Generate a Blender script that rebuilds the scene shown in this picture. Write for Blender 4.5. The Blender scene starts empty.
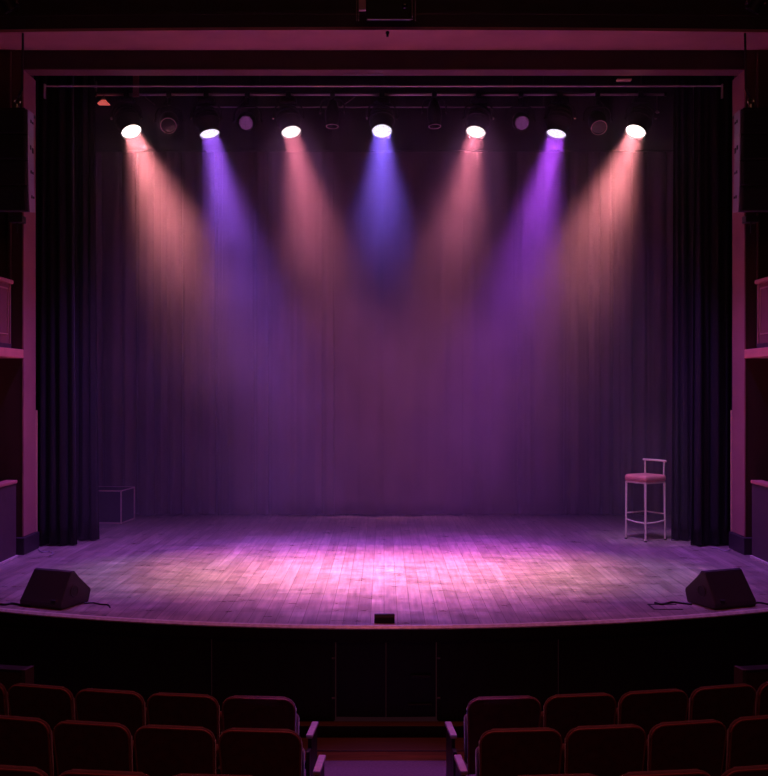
import bpy, bmesh, math, random
from mathutils import Vector, Matrix, Euler
random.seed(7)
PI = math.pi
S = bpy.context.scene
COL = S.collection
CAMZ, F, H0 = 1.8, 1000.0, 388.0

def P(px, py, Y):
    """photo position at depth Y -> world point (camera at 0,0,1.8 looking +Y)"""
    return Vector(((px-384)*Y/F, Y, CAMZ-(py-H0)*Y/F))

# ------------------------------------------------------------------ materials
def mat(name, col, rough=.6, metal=0., noise=0., nscale=8., bump=0., bscale=60., sheen=0., stretch=(1,1,1), spec=.5, emis=None, estr=0.):
    m = bpy.data.materials.new(name); m.use_nodes = True
    nt = m.node_tree; b = nt.nodes['Principled BSDF']
    b.inputs['Roughness'].default_value = rough
    b.inputs['Metallic'].default_value = metal
    b.inputs['Specular IOR Level'].default_value = spec
    b.inputs['Base Color'].default_value = (*col, 1)
    if sheen:
        b.inputs['Sheen Weight'].default_value = sheen
        b.inputs['Sheen Roughness'].default_value = .4
    tc = nt.nodes.new('ShaderNodeTexCoord'); mp = nt.nodes.new('ShaderNodeMapping')
    mp.inputs['Scale'].default_value = stretch
    nt.links.new(tc.outputs['Object'], mp.inputs['Vector'])
    n = nt.nodes.new('ShaderNodeTexNoise'); n.inputs['Scale'].default_value = nscale; n.inputs['Detail'].default_value = 5
    nt.links.new(mp.outputs[0], n.inputs['Vector'])
    r = nt.nodes.new('ShaderNodeValToRGB')
    k = max(noise, .03)
    r.color_ramp.elements[0].position = .3; r.color_ramp.elements[1].position = .7
    r.color_ramp.elements[0].color = (*[c*(1-k) for c in col], 1)
    r.color_ramp.elements[1].color = (*[min(1, c*(1+k)) for c in col], 1)
    nt.links.new(n.outputs['Fac'], r.inputs[0]); nt.links.new(r.outputs[0], b.inputs['Base Color'])
    if bump:
        n2 = nt.nodes.new('ShaderNodeTexNoise'); n2.inputs['Scale'].default_value = bscale
        nt.links.new(mp.outputs[0], n2.inputs['Vector'])
        bp = nt.nodes.new('ShaderNodeBump'); bp.inputs['Strength'].default_value = bump; bp.inputs['Distance'].default_value = .01
        nt.links.new(n2.outputs['Fac'], bp.inputs['Height']); nt.links.new(bp.outputs[0], b.inputs['Normal'])
    if emis:
        b.inputs['Emission Color'].default_value = (*emis, 1); b.inputs['Emission Strength'].default_value = estr
    return m

def stage_wood():
    m = bpy.data.materials.new('stage_floorboards'); m.use_nodes = True
    nt = m.node_tree; N = nt.nodes; L = nt.links; b = N['Principled BSDF']
    tc = N.new('ShaderNodeTexCoord')
    sep = N.new('ShaderNodeSeparateXYZ'); L.new(tc.outputs['Object'], sep.inputs[0])
    cmb = N.new('ShaderNodeCombineXYZ'); L.new(sep.outputs['Y'], cmb.inputs['X']); L.new(sep.outputs['X'], cmb.inputs['Y'])
    br = N.new('ShaderNodeTexBrick'); L.new(cmb.outputs[0], br.inputs['Vector'])
    br.inputs['Scale'].default_value = 1; br.inputs['Brick Width'].default_value = 1.15; br.inputs['Row Height'].default_value = .105
    br.inputs['Mortar Size'].default_value = .0022; br.inputs['Mortar Smooth'].default_value = .3
    br.offset = .37; br.offset_frequency = 3; br.squash = 1.0
    br.inputs['Color1'].default_value = (.33, .24, .21, 1); br.inputs['Color2'].default_value = (.46, .35, .31, 1)
    br.inputs['Mortar'].default_value = (.12, .07, .05, 1); br.inputs['Bias'].default_value = 0
    mp = N.new('ShaderNodeMapping'); mp.inputs['Scale'].default_value = (14, .9, 1); L.new(tc.outputs['Object'], mp.inputs['Vector'])
    g = N.new('ShaderNodeTexNoise'); g.inputs['Scale'].default_value = 2.2; g.inputs['Detail'].default_value = 7; L.new(mp.outputs[0], g.inputs['Vector'])
    gr = N.new('ShaderNodeMapRange'); gr.inputs['From Min'].default_value = .3; gr.inputs['From Max'].default_value = .7
    gr.inputs['To Min'].default_value = .72; gr.inputs['To Max'].default_value = 1.2; L.new(g.outputs['Fac'], gr.inputs['Value'])
    # worn scuffs, a shape of their own
    mp2 = N.new('ShaderNodeMapping'); mp2.inputs['Scale'].default_value = (1.3, 2.4, 1); mp2.inputs['Rotation'].default_value = (0, 0, .35); L.new(tc.outputs['Object'], mp2.inputs['Vector'])
    sc = N.new('ShaderNodeTexNoise'); sc.inputs['Scale'].default_value = 2.4; sc.inputs['Detail'].default_value = 9; sc.inputs['Roughness'].default_value = .68; L.new(mp2.outputs[0], sc.inputs['Vector'])
    sr = N.new('ShaderNodeMapRange'); sr.inputs['From Min'].default_value = .35; sr.inputs['From Max'].default_value = .68
    sr.inputs['To Min'].default_value = .8; sr.inputs['To Max'].default_value = 1.25; L.new(sc.outputs['Fac'], sr.inputs['Value'])
    mu = N.new('ShaderNodeMath'); mu.operation = 'MULTIPLY'; L.new(gr.outputs[0], mu.inputs[0]); L.new(sr.outputs[0], mu.inputs[1])
    vm = N.new('ShaderNodeVectorMath'); vm.operation = 'SCALE'; L.new(br.outputs['Color'], vm.inputs[0]); L.new(mu.outputs[0], vm.inputs['Scale'])
    L.new(vm.outputs[0], b.inputs['Base Color'])
    rr = N.new('ShaderNodeMapRange'); rr.inputs['From Min'].default_value = .35; rr.inputs['From Max'].default_value = .65
    rr.inputs['To Min'].default_value = .26; rr.inputs['To Max'].default_value = .5; L.new(sc.outputs['Fac'], rr.inputs['Value'])
    L.new(rr.outputs[0], b.inputs['Roughness'])
    bp = N.new('ShaderNodeBump'); bp.inputs['Strength'].default_value = .25; bp.inputs['Distance'].default_value = .004
    inv = N.new('ShaderNodeMath'); inv.operation = 'SUBTRACT'; inv.inputs[0].default_value = 1; L.new(br.outputs['Fac'], inv.inputs[1])
    ad = N.new('ShaderNodeMath'); ad.operation = 'MULTIPLY_ADD'; L.new(g.outputs['Fac'], ad.inputs[0]); ad.inputs[1].default_value = .25; L.new(inv.outputs[0], ad.inputs[2])
    L.new(ad.outputs[0], bp.inputs['Height']); L.new(bp.outputs[0], b.inputs['Normal'])
    return m

def lens_mat(name, col, strength, dots=True):
    m = bpy.data.materials.new(name); m.use_nodes = True
    nt = m.node_tree; N = nt.nodes; L = nt.links; b = N['Principled BSDF']
    b.inputs['Base Color'].default_value = (.025, .02, .025, 1); b.inputs['Roughness'].default_value = .1
    tc = N.new('ShaderNodeTexCoord'); v = N.new('ShaderNodeTexVoronoi'); v.inputs['Scale'].default_value = 34; v.inputs['Randomness'].default_value = .35
    L.new(tc.outputs['Object'], v.inputs['Vector'])
    mr = N.new('ShaderNodeMapRange'); mr.inputs['From Min'].default_value = .3; mr.inputs['From Max'].default_value = .75
    mr.inputs['To Min'].default_value = strength; mr.inputs['To Max'].default_value = strength*(.45 if dots else 1)
    L.new(v.outputs['Distance'], mr.inputs['Value']); L.new(mr.outputs[0], b.inputs['Emission Strength'])
    b.inputs['Emission Color'].default_value = (*col, 1)
    return m

M = dict(
    wood=stage_wood(),
    nosing=mat('brightened_edge_strip', (.88, .72, .66), .35, noise=.2, nscale=20),  # colour raised so the stage nosing reads as a brightly lit line
    stage_front=mat('dark_stained_panel', (.015, .008, .007), .55, noise=.3, nscale=6, stretch=(6, 6, .6)),
    black=mat('black_paint', (.012, .011, .012), .5, bump=.1),
    blackmetal=mat('black_powdercoat', (.05, .042, .046), .34, metal=.3, bump=.15, bscale=150),
    grille=mat('black_grille', (.02, .018, .02), .55, bump=.5, bscale=300),
    speaker=mat('black_textured_coat', (.075, .058, .07), .5, bump=.4, bscale=220),
    plate=mat('grey_rigging_plate', (.5, .42, .5), .5, metal=.3),
    pipe=mat('aluminium_pipe', (.62, .5, .5), .35, metal=.3),
    pipedark=mat('dull_steel_pipe', (.28, .22, .22), .4, metal=.3),
    steel=mat('bright_steel', (.7, .66, .64), .25, metal=1),
    brass=mat('brushed_champagne_metal', (.98, .86, .66), .4, metal=.1),
    seatpink=mat('rose_leatherette', (.72, .28, .24), .45, noise=.1, bump=.1),
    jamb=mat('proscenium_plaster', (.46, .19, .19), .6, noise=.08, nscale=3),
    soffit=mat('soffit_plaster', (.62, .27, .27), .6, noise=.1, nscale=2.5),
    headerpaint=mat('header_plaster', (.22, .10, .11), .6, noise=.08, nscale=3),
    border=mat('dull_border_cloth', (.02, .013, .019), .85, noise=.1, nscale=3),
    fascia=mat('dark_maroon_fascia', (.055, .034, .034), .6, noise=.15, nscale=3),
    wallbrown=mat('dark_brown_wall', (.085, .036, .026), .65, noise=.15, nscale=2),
    plinth=mat('dark_plinth_paint', (.055, .04, .05), .5),
    bead=mat('warm_bead', (.75, .45, .32), .4),
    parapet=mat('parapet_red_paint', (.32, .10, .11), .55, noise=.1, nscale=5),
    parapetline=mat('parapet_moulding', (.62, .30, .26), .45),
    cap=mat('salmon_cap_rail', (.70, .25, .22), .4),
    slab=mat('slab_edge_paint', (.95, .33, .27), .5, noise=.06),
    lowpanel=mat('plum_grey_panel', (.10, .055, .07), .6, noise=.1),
    stageblack=mat('black_masking', (.006, .006, .007), .9),
    curtain=mat('backdrop_velour', (.115, .07, .095), .85, noise=.12, nscale=3, bump=.25, bscale=90, sheen=.3, stretch=(1, 1, .5)),
    legcloth=mat('black_velour', (.009, .007, .009), .8, noise=.1, bump=.3, bscale=90, sheen=.06),
    seatfab=mat('dark_red_plush', (.085, .016, .02), .85, noise=.2, nscale=20, bump=.3, bscale=150, sheen=.4),
    piping=mat('red_plush_piping', (.26, .05, .055), .6, sheen=.3, bump=.2, bscale=150),
    standard=mat('dark_seat_standard', (.025, .016, .02), .45),
    armwood=mat('pale_lacquered_arm', (.5, .34, .42), .35, noise=.15, nscale=30),
    stepwood=mat('brown_step_timber', (.07, .028, .010), .5, noise=.25, nscale=6, stretch=(.4, 6, 6)),
    stepwood2=mat('brightened_riser_timber', (.8, .34, .11), .5, noise=.25, nscale=6, stretch=(.4, 6, 6)),  # step timber in a brighter colour so the riser reads as lit
    carpet=mat('violet_grey_carpet', (.17, .09, .15), .95, noise=.2, nscale=60, bump=.4, bscale=250),
    ceilingm=mat('dark_ceiling', (.04, .02, .018), .8, noise=.1),
    cable=mat('black_cable', (.015, .012, .015), .4),
    projwhite=mat('pale_housing', (.9, .55, .66), .5),
    cube=mat('charcoal_cloth_cube', (.022, .014, .02), .7),
    cubeedge=mat('pale_cube_edging', (.85, .6, .55), .45),
    redglow=mat('red_gel', (.8, .15, .15), .4, emis=(1, .16, .14), estr=.5),
    glassdark=mat('dark_lens_glass', (.03, .015, .035), .08, spec=.8),
    hotwarm=lens_mat('lit_lens_warm', (1, .86, .84), 3.2, False),
    hotrose=lens_mat('lit_lens_rose', (1, .84, .86), 1.5),
    hotviolet=lens_mat('lit_lens_violet', (.92, .82, 1), 1.35),
    hotblue=lens_mat('lit_lens_blue_violet', (.90, .84, 1), 1.35),
    dimviolet=lens_mat('dim_violet_lens', (.5, .11, .5), .22),
    dimmaroon=lens_mat('dim_maroon_lens', (.35, .08, .12), .01),
)

# ------------------------------------------------------------------ mesh helpers
class MB:
    def __init__(s): s.bm = bmesh.new()
    def _x(s, vs, m):
        if m is not None: bmesh.ops.transform(s.bm, matrix=m, verts=vs)
    def box(s, a, b, bev=0., m=None, seg=2):
        a, b = Vector(a), Vector(b); c = (a+b)/2; d = b-a
        r = bmesh.ops.create_cube(s.bm, size=1)
        vs = r['verts']
        bmesh.ops.transform(s.bm, matrix=Matrix.Translation(c) @ Matrix.Diagonal((abs(d.x), abs(d.y), abs(d.z), 1)), verts=vs)
        if bev:
            es = list({e for v in vs for e in v.link_edges})
            q = bmesh.ops.bevel(s.bm, geom=es, offset=bev, segments=seg, profile=.5, affect='EDGES')
            vs = list({v for f in q['faces'] for v in f.verts})
            # all verts of this island
            seen = set(vs); st = list(vs)
            while st:
                v = st.pop()
                for e in v.link_edges:
                    o = e.other_vert(v)
                    if o not in seen: seen.add(o); st.append(o)
            vs = list(seen)
        s._x(vs, m); return s
    def tube(s, pts, r, n=10, m=None, cap=True):
        pts = [Vector(p) for p in pts]; rings = []
        rs = r if isinstance(r, (list, tuple)) else [r]*len(pts)
        up = None
        for i, p in enumerate(pts):
            t = (pts[min(i+1, len(pts)-1)]-pts[max(i-1, 0)]).normalized()
            if up is None:
                up = Vector((0, 0, 1)) if abs(t.z) < .9 else Vector((0, 1, 0))
            u = (up - t*up.dot(t)).normalized(); up = u; w = t.cross(u)
            rings.append([s.bm.verts.new(p+(u*math.cos(2*PI*k/n)+w*math.sin(2*PI*k/n))*rs[i]) for k in range(n)])
        for a, b in zip(rings, rings[1:]):
            for k in range(n): s.bm.faces.new((a[k], a[(k+1) % n], b[(k+1) % n], b[k]))
        if cap:
            s.bm.faces.new(rings[0][::-1]); s.bm.faces.new(rings[-1])
        s._x([v for q in rings for v in q], m); return s
    def lathe(s, prof, n=28, m=None):
        """prof: (radius, z) list, round local z"""
        rings = []; allv = []
        for r, z in prof:
            if r < 1e-5: q = [s.bm.verts.new((0, 0, z))]
            else: q = [s.bm.verts.new((r*math.cos(2*PI*k/n), r*math.sin(2*PI*k/n), z)) for k in range(n)]
            rings.append(q); allv += q
        for a, b in zip(rings, rings[1:]):
            if len(a) == 1 and len(b) == 1: continue
            for k in range(n):
                if len(a) == 1: s.bm.faces.new((a[0], b[(k+1) % n], b[k]))
                elif len(b) == 1: s.bm.faces.new((a[k], a[(k+1) % n], b[0]))
                else: s.bm.faces.new((a[k], a[(k+1) % n], b[(k+1) % n], b[k]))
        s._x(allv, m); return s
    def prism(s, pts, d, bev=0., m=None):
        """pts: 3D polygon; extruded by vector d"""
        d = Vector(d)
        a = [s.bm.verts.new(p) for p in pts]; b = [s.bm.verts.new(Vector(p)+d) for p in pts]
        n = len(pts); fs = [s.bm.faces.new(a[::-1]), s.bm.faces.new(b)]
        for k in range(n): fs.append(s.bm.faces.new((a[k], a[(k+1) % n], b[(k+1) % n], b[k])))
        vs = a+b
        if bev:
            es = list({e for f in fs[:2] for e in f.edges})
            q = bmesh.ops.bevel(s.bm, geom=es, offset=bev, segments=3, profile=.5, affect='EDGES')
            seen = set(q['verts']); st = list(seen)
            while st:
                v = st.pop()
                for e in v.link_edges:
                    o = e.other_vert(v)
                    if o not in seen: seen.add(o); st.append(o)
            vs = list(seen)
        s._x(vs, m); return s
    def taper(s, sg, W):
        for v in s.bm.verts:
            if v.co.x*sg > W/2: v.co.x -= sg*max(0, v.co.z)*.16
        return s
    def torus(s, R, r, n=28, k=8, m=None):
        rings = []
        for i in range(n):
            a = 2*PI*i/n
            rings.append([s.bm.verts.new(((R+r*math.cos(2*PI*j/k))*math.cos(a), (R+r*math.cos(2*PI*j/k))*math.sin(a), r*math.sin(2*PI*j/k))) for j in range(k)])
        for i in range(n):
            A, B = rings[i], rings[(i+1) % n]
            for j in range(k): s.bm.faces.new((A[j], B[j], B[(j+1) % k], A[(j+1) % k]))
        s._x([v for q in rings for v in q], m); return s
    def strip(s, front, back):
        """quad strip between two polylines"""
        a = [s.bm.verts.new(p) for p in front]; b = [s.bm.verts.new(p) for p in back]
        for i in range(len(a)-1): s.bm.faces.new((a[i], a[i+1], b[i+1], b[i]))
        return s
    def build(s, name, material, parent=None, smooth=False, loc=None, rot=None):
        bmesh.ops.recalc_face_normals(s.bm, faces=s.bm.faces)
        me = bpy.data.meshes.new(name); s.bm.to_mesh(me); s.bm.free()
        if smooth:
            for p in me.polygons: p.use_smooth = True
            try: me.set_sharp_from_angle(angle=math.radians(38))
            except Exception: pass
        me.materials.append(M[material])
        o = bpy.data.objects.new(name, me); COL.objects.link(o)
        if parent: o.parent = parent
        if loc is not None: o.location = loc
        if rot is not None: o.rotation_euler = rot
        return o

def thing(name, label, cat, loc=(0, 0, 0), rz=0., group=None):
    o = bpy.data.objects.new(name, None); COL.objects.link(o); o.empty_display_size = .1
    o.location = loc; o.rotation_euler = (0, 0, rz); o['label'] = label; o['category'] = cat
    if group: o['group'] = group
    return o
def tag(o, label, cat, group=None, kind=None):
    o['label'] = label; o['category'] = cat
    if group: o['group'] = group
    if kind: o['kind'] = kind
    return o
def struct(o, label, cat):
    o['kind'] = 'structure'; o['label'] = label; o['category'] = cat; return o
def children(o): return [c for c in bpy.data.objects if c.parent == o]
def copy_tree(o, parent=None, kids=None):
    if kids is None:
        kids = {}
        for c in bpy.data.objects:
            if c.parent: kids.setdefault(c.parent.name, []).append(c)
    c = o.copy(); COL.objects.link(c); c.parent = parent
    for ch in kids.get(o.name, []): copy_tree(ch, c, kids)
    return c

# ------------------------------------------------------------------ the shell
FZ = -.883                # auditorium floor
XW = 3.9                  # half width of the opening
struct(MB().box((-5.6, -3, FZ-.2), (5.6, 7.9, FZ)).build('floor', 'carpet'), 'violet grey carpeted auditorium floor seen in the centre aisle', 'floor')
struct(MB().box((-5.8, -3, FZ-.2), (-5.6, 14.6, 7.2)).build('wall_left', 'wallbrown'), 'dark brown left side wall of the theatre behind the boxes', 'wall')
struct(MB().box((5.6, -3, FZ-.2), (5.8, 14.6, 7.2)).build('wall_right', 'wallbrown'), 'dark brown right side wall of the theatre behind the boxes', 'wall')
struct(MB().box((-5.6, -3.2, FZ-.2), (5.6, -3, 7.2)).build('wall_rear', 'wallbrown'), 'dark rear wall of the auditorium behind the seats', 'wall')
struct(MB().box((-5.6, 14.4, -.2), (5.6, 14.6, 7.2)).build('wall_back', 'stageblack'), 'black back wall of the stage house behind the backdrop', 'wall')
struct(MB().box((-5.6, -3, 7.0), (5.6, 14.4, 7.2)).build('ceiling', 'ceilingm'), 'dark ceiling over auditorium and stage house', 'ceiling')

# proscenium: front wall pieces either side of the opening, header, cove beam
w = MB()
w.box((-5.6, 10.83, 0), (-XW-.02, 11.2, 7.0)); 
struct(w.build('wall_proscenium_left', 'wallbrown'), 'dark brown proscenium wall left of the stage opening', 'wall')
w = MB(); w.box((XW+.02, 10.83, 0), (5.6, 11.2, 7.0))
struct(w.build('wall_proscenium_right', 'wallbrown'), 'dark brown proscenium wall right of the stage opening', 'wall')
w = MB(); w.box((-XW-.02, 10.835, 5.255), (XW+.02, 11.03, 7.0))
struct(w.build('wall_proscenium_top', 'fascia'), 'dark maroon fascia over the stage opening', 'wall')
n_t = 1
for sx in (-1, 1):
    side = 'left' if sx < 0 else 'right'
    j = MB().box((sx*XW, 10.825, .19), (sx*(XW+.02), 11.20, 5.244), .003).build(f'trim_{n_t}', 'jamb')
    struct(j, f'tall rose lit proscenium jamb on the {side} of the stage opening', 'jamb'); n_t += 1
    b = MB().box((sx*(XW-.012), 11.2, .19), (sx*(XW+.03), 11.225, 1.55), .003).build('edge_bead', 'bead', j)
    b['label'] = 'thin warm coloured bead'
    bb = MB().box((sx*(XW-.025), 10.77, 0), (sx*(XW+.24), 11.25, .185), .008)
    struct(bb.build(f'baseboard_{side}', 'plinth'), f'dark plinth block at the foot of the {side} jamb', 'plinth')
    # narrow pilaster line on the proscenium wall above
    p = MB().box((sx*(XW+.13), 10.79, 2.25), (sx*(XW+.16), 10.83, 5.44), .004).build(f'trim_{n_t}', 'wallbrown')
    struct(p, f'narrow dark vertical moulding beside the {side} jamb', 'moulding'); n_t += 1
    p = MB().box((sx*(4.19), 10.55, 5.02), (sx*(4.5), 10.83, 5.47), .01).build(f'trim_{n_t}', 'parapet')
    struct(p, f'dim rose bracket block under the cove beam at the far {side}', 'bracket'); n_t += 1
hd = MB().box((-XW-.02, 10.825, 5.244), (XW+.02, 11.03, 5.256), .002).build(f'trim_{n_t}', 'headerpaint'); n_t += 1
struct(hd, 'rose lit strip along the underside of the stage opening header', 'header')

def arcY(y0, R, x): return y0 + R - math.sqrt(R*R-x*x)
# cove beam: soffit + front fascia, bowed a little towards the audience
xs = [-5.6+11.2*i/48 for i in range(49)]
bm = MB()
zb = 5.46
bm.strip([(x, arcY(10.22, 110, x), zb) for x in xs], [(x, 10.86, zb) for x in xs])
bm.strip([(x, arcY(10.22, 110, x), zb) for x in xs], [(x, arcY(10.22, 110, x), zb+.03) for x in xs])
bm.strip([(x, 10.86, zb) for x in xs], [(x, 10.86, zb+.03) for x in xs])
bm.strip([(x, arcY(10.22, 110, x), zb+.03) for x in xs], [(x, 10.86, zb+.03) for x in xs])
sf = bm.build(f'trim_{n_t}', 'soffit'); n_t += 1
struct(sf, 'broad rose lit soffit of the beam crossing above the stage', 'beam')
bm = MB()
for (z0, z1, o) in ((zb+.03, 5.62, 0), (5.62, 5.66, -.012), (5.66, 6.3, 0), (6.3, 6.35, -.02), (6.35, 7.0, .02)):
    f_ = [(x, arcY(10.22, 110, x)+o, z0) for x in xs]; g_ = [(x, arcY(10.22, 110, x)+o, z1) for x in xs]
    bm.strip(f_, g_)
    for zz in (z0, z1):
        bm.strip([(x, arcY(10.22, 110, x)+o, zz) for x in xs], [(x, 10.5, zz) for x in xs])
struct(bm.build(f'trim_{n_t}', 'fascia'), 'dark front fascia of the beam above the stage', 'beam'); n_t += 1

# ------------------------------------------------------------------ stage
stage = thing('stage_platform', 'raised theatre stage of worn timber boards with a bowed dark front', 'stage', (0, 0, 0))
RS = 8.6
def edgeY(x): return arcY(7.53, RS, x)
XS = 3.96
xe = [-XS+2*XS*i/72 for i in range(73)]
bm = MB()
top_f = [(x, edgeY(x)+.03, 0) for x in xe]
bm.strip(top_f, [(x, 10.9, 0) for x in xe])
bm.strip(top_f, [(x, edgeY(x)+.03, -.06) for x in xe])
bm.strip([(-5.6, 10.9, 0), (5.6, 10.9, 0)], [(-5.6, 14.4, 0), (5.6, 14.4, 0)])
bm.strip([(-5.6, 10.9, -.06), (5.6, 10.9, -.06)], [(-5.6, 14.4, -.06), (5.6, 14.4, -.06)])
bm.strip([(x, edgeY(x)+.03, -.06) for x in xe], [(x, 10.9, -.06) for x in xe])
bm.build('floorboards', 'wood', stage)
def arc_band(o0, o1, z0, z1, half=XS, x0=None, x1=None):
    """curved solid band following the stage edge; o = offset towards stage"""
    xx = xe if x0 is None else [x0+(x1-x0)*i/24 for i in range(25)]
    b = MB(); f0 = [(x, edgeY(x)+o0, z0) for x in xx]; f1 = [(x, edgeY(x)+o0, z1) for x in xx]
    g0 = [(x, edgeY(x)+o1, z0) for x in xx]; g1 = [(x, edgeY(x)+o1, z1) for x in xx]
    b.strip(f0, f1); b.strip(g0, g1); b.strip(f0, g0); b.strip(f1, g1)
    for k in (0, -1):
        b.bm.faces.new([b.bm.verts.new(p) for p in (f0[k], f1[k], g1[k], g0[k])])
    return b
nb = MB()
pr = [(.004, -.022), (0, -.012), (.02, .004), (.045, .006), (.045, -.022)]
for k in range(5):
    (o0, z0), (o1, z1) = pr[k], pr[(k+1) % 5]
    nb.strip([(x, edgeY(x)+o0, z0) for x in xe], [(x, edgeY(x)+o1, z1) for x in xe])
nb.build('nosing', 'nosing', stage)
arc_band(.012, .06, -.105, -.022).build('lip', 'stage_front', stage)
arc_band(.03, .07, -.125, -.105).build('moulding', 'stage_front', stage)
def px_edge(px):  # stage-edge X under a photo column
    Y = 7.6
    for _ in range(8): Y = edgeY((px-384)*Y/F)
    return (px-384)*Y/F
seg = [-XS, px_edge(90), px_edge(210), px_edge(334), px_edge(438), px_edge(560), px_edge(680), XS]
for k in range(7):
    if k == 3: continue
    a, b = seg[k]+.006, seg[k+1]-.006
    arc_band(.055, .10, FZ, -.125, x0=a, x1=b).build('front_panel', 'stage_front', stage)
# centre access doors
for k, (a, b) in enumerate(((px_edge(334)+.014, px_edge(386)-.003), (px_edge(386)+.003, px_edge(438)-.014))):
    d = arc_band(.068, .10, -.70, -.135, x0=a, x1=b).build('access_door', 'black', stage)
    d['label'] = 'black access door in the stage front'
for px in (333, 439):
    x = px_edge(px)
    fr = MB().box((x-.012, edgeY(x)+.035, -.72), (x+.012, edgeY(x)+.08, -.125), .003).build('door_frame', 'stage_front', stage)
    for py in (659, 699):
        z = CAMZ-(py-H0)*7.55/F
        MB().box((x-.012, edgeY(x)+.027, z-.006), (x+.012, edgeY(x)+.036, z+.006), .002).build('hinge', 'pipedark', fr)
for (x0, x1, y, h) in ((411, 431, 676, .012), (408, 432, 704, .006)):
    a, b = px_edge(x0), px_edge(x1); z = CAMZ-(y-H0)*7.6/F
    MB().box((a, edgeY(a)+.045, z-h), (b, edgeY(b)+.085, z+h), .003).build('vent_slot', 'standard', stage)
for x in (-XS, XS-.02): MB().box((x, 8.6, FZ), (x+.02, 10.9, -.06)).build('side_panel', 'stage_front', stage)

# shallow steps in front of the stage centre
st = thing('stage_steps', 'low brown wooden steps at the foot of the stage in the centre aisle', 'steps', (0, 7.3, FZ))
def lz(z): return z-FZ
MB().box((-.95, .175, lz(-.735)), (.95, .27, lz(-.723)), .003).build('upper_tread', 'stepwood', st)
MB().box((-.92, .18, 0.0), (.92, .27, lz(-.735))).build('upper_riser', 'stage_front', st)
MB().box((-.70, -.11, lz(-.815)), (.70, .15, lz(-.804)), .003).build('lower_tread', 'stepwood', st)
MB().box((-.69, -.10, 0.0), (.69, .15, lz(-.815))).build('lower_riser', 'stepwood2', st)

# ------------------------------------------------------------------ boxes at the sides
def side_boxes(sx):
    side = 'left' if sx < 0 else 'right'
    t = thing('balcony_box', f'rose painted upper balcony box on the {side} side wall with panelled parapet', 'balcony', (sx*XW, 10.83, 2.09), 0, None)
    def B(a, b, bev=0.):
        return MB().box((sx*a[0], a[1], a[2]), (sx*b[0], b[1], b[2]), bev)
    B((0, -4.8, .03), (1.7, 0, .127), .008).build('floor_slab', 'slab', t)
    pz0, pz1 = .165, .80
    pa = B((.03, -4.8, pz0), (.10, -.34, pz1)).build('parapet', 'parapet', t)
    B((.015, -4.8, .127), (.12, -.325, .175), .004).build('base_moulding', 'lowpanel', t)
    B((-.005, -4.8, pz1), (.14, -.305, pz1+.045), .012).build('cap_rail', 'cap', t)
    for k in range(5):
        y1 = -.395-k*.9; y0 = y1-.84
        m = MB()
        for (a, b) in (((.02, y0, pz1-.06), (.032, y1, pz1-.045)), ((.02, y0, pz0+.10), (.032, y1, pz0+.113)), ((.02, y0, pz0+.10), (.032, y0+.012, pz1-.045)), ((.02, y1-.012, pz0+.10), (.032, y1, pz1-.045))):
            m.box((sx*a[0], a[1], a[2]), (sx*b[0], b[1], b[2]), .002)
        m.build('panel_moulding', 'parapetline', pa)
    B((.018, -.352, pz0), (.03, -.337, pz1)).build('corner_bead', 'parapetline', pa)
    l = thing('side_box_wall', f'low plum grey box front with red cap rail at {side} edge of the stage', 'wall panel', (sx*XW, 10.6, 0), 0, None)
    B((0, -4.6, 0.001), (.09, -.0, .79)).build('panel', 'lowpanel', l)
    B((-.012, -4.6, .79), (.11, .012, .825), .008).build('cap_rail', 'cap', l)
    # timber skirting along its foot
    B((-.02, -2.0, .001), (0, .0, .03), .003).build('skirting', 'nosing', l)
side_boxes(-1); side_boxes(1)
# low partitions beside the front row
for sx in (-1, 1):
    side = 'left' if sx < 0 else 'right'
    o = thing('low_partition', f'low dark partition end beside the front row at the far {side}', 'partition', (sx*2.62, 7.32, FZ+.0), sx*.20)
    MB().box((0, -.05, 0), (sx*1.15, .05, .613), .004).build('panel', 'seatfab', o)
    MB().box((-sx*.005, -.056, .613), (sx*1.16, .056, .632), .004).build('cap', 'standard', o)
    e = MB().box((-sx*.03, -.06, 0), (sx*.0, .06, .636), .003).build('end_post', 'lowpanel', o)

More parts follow.
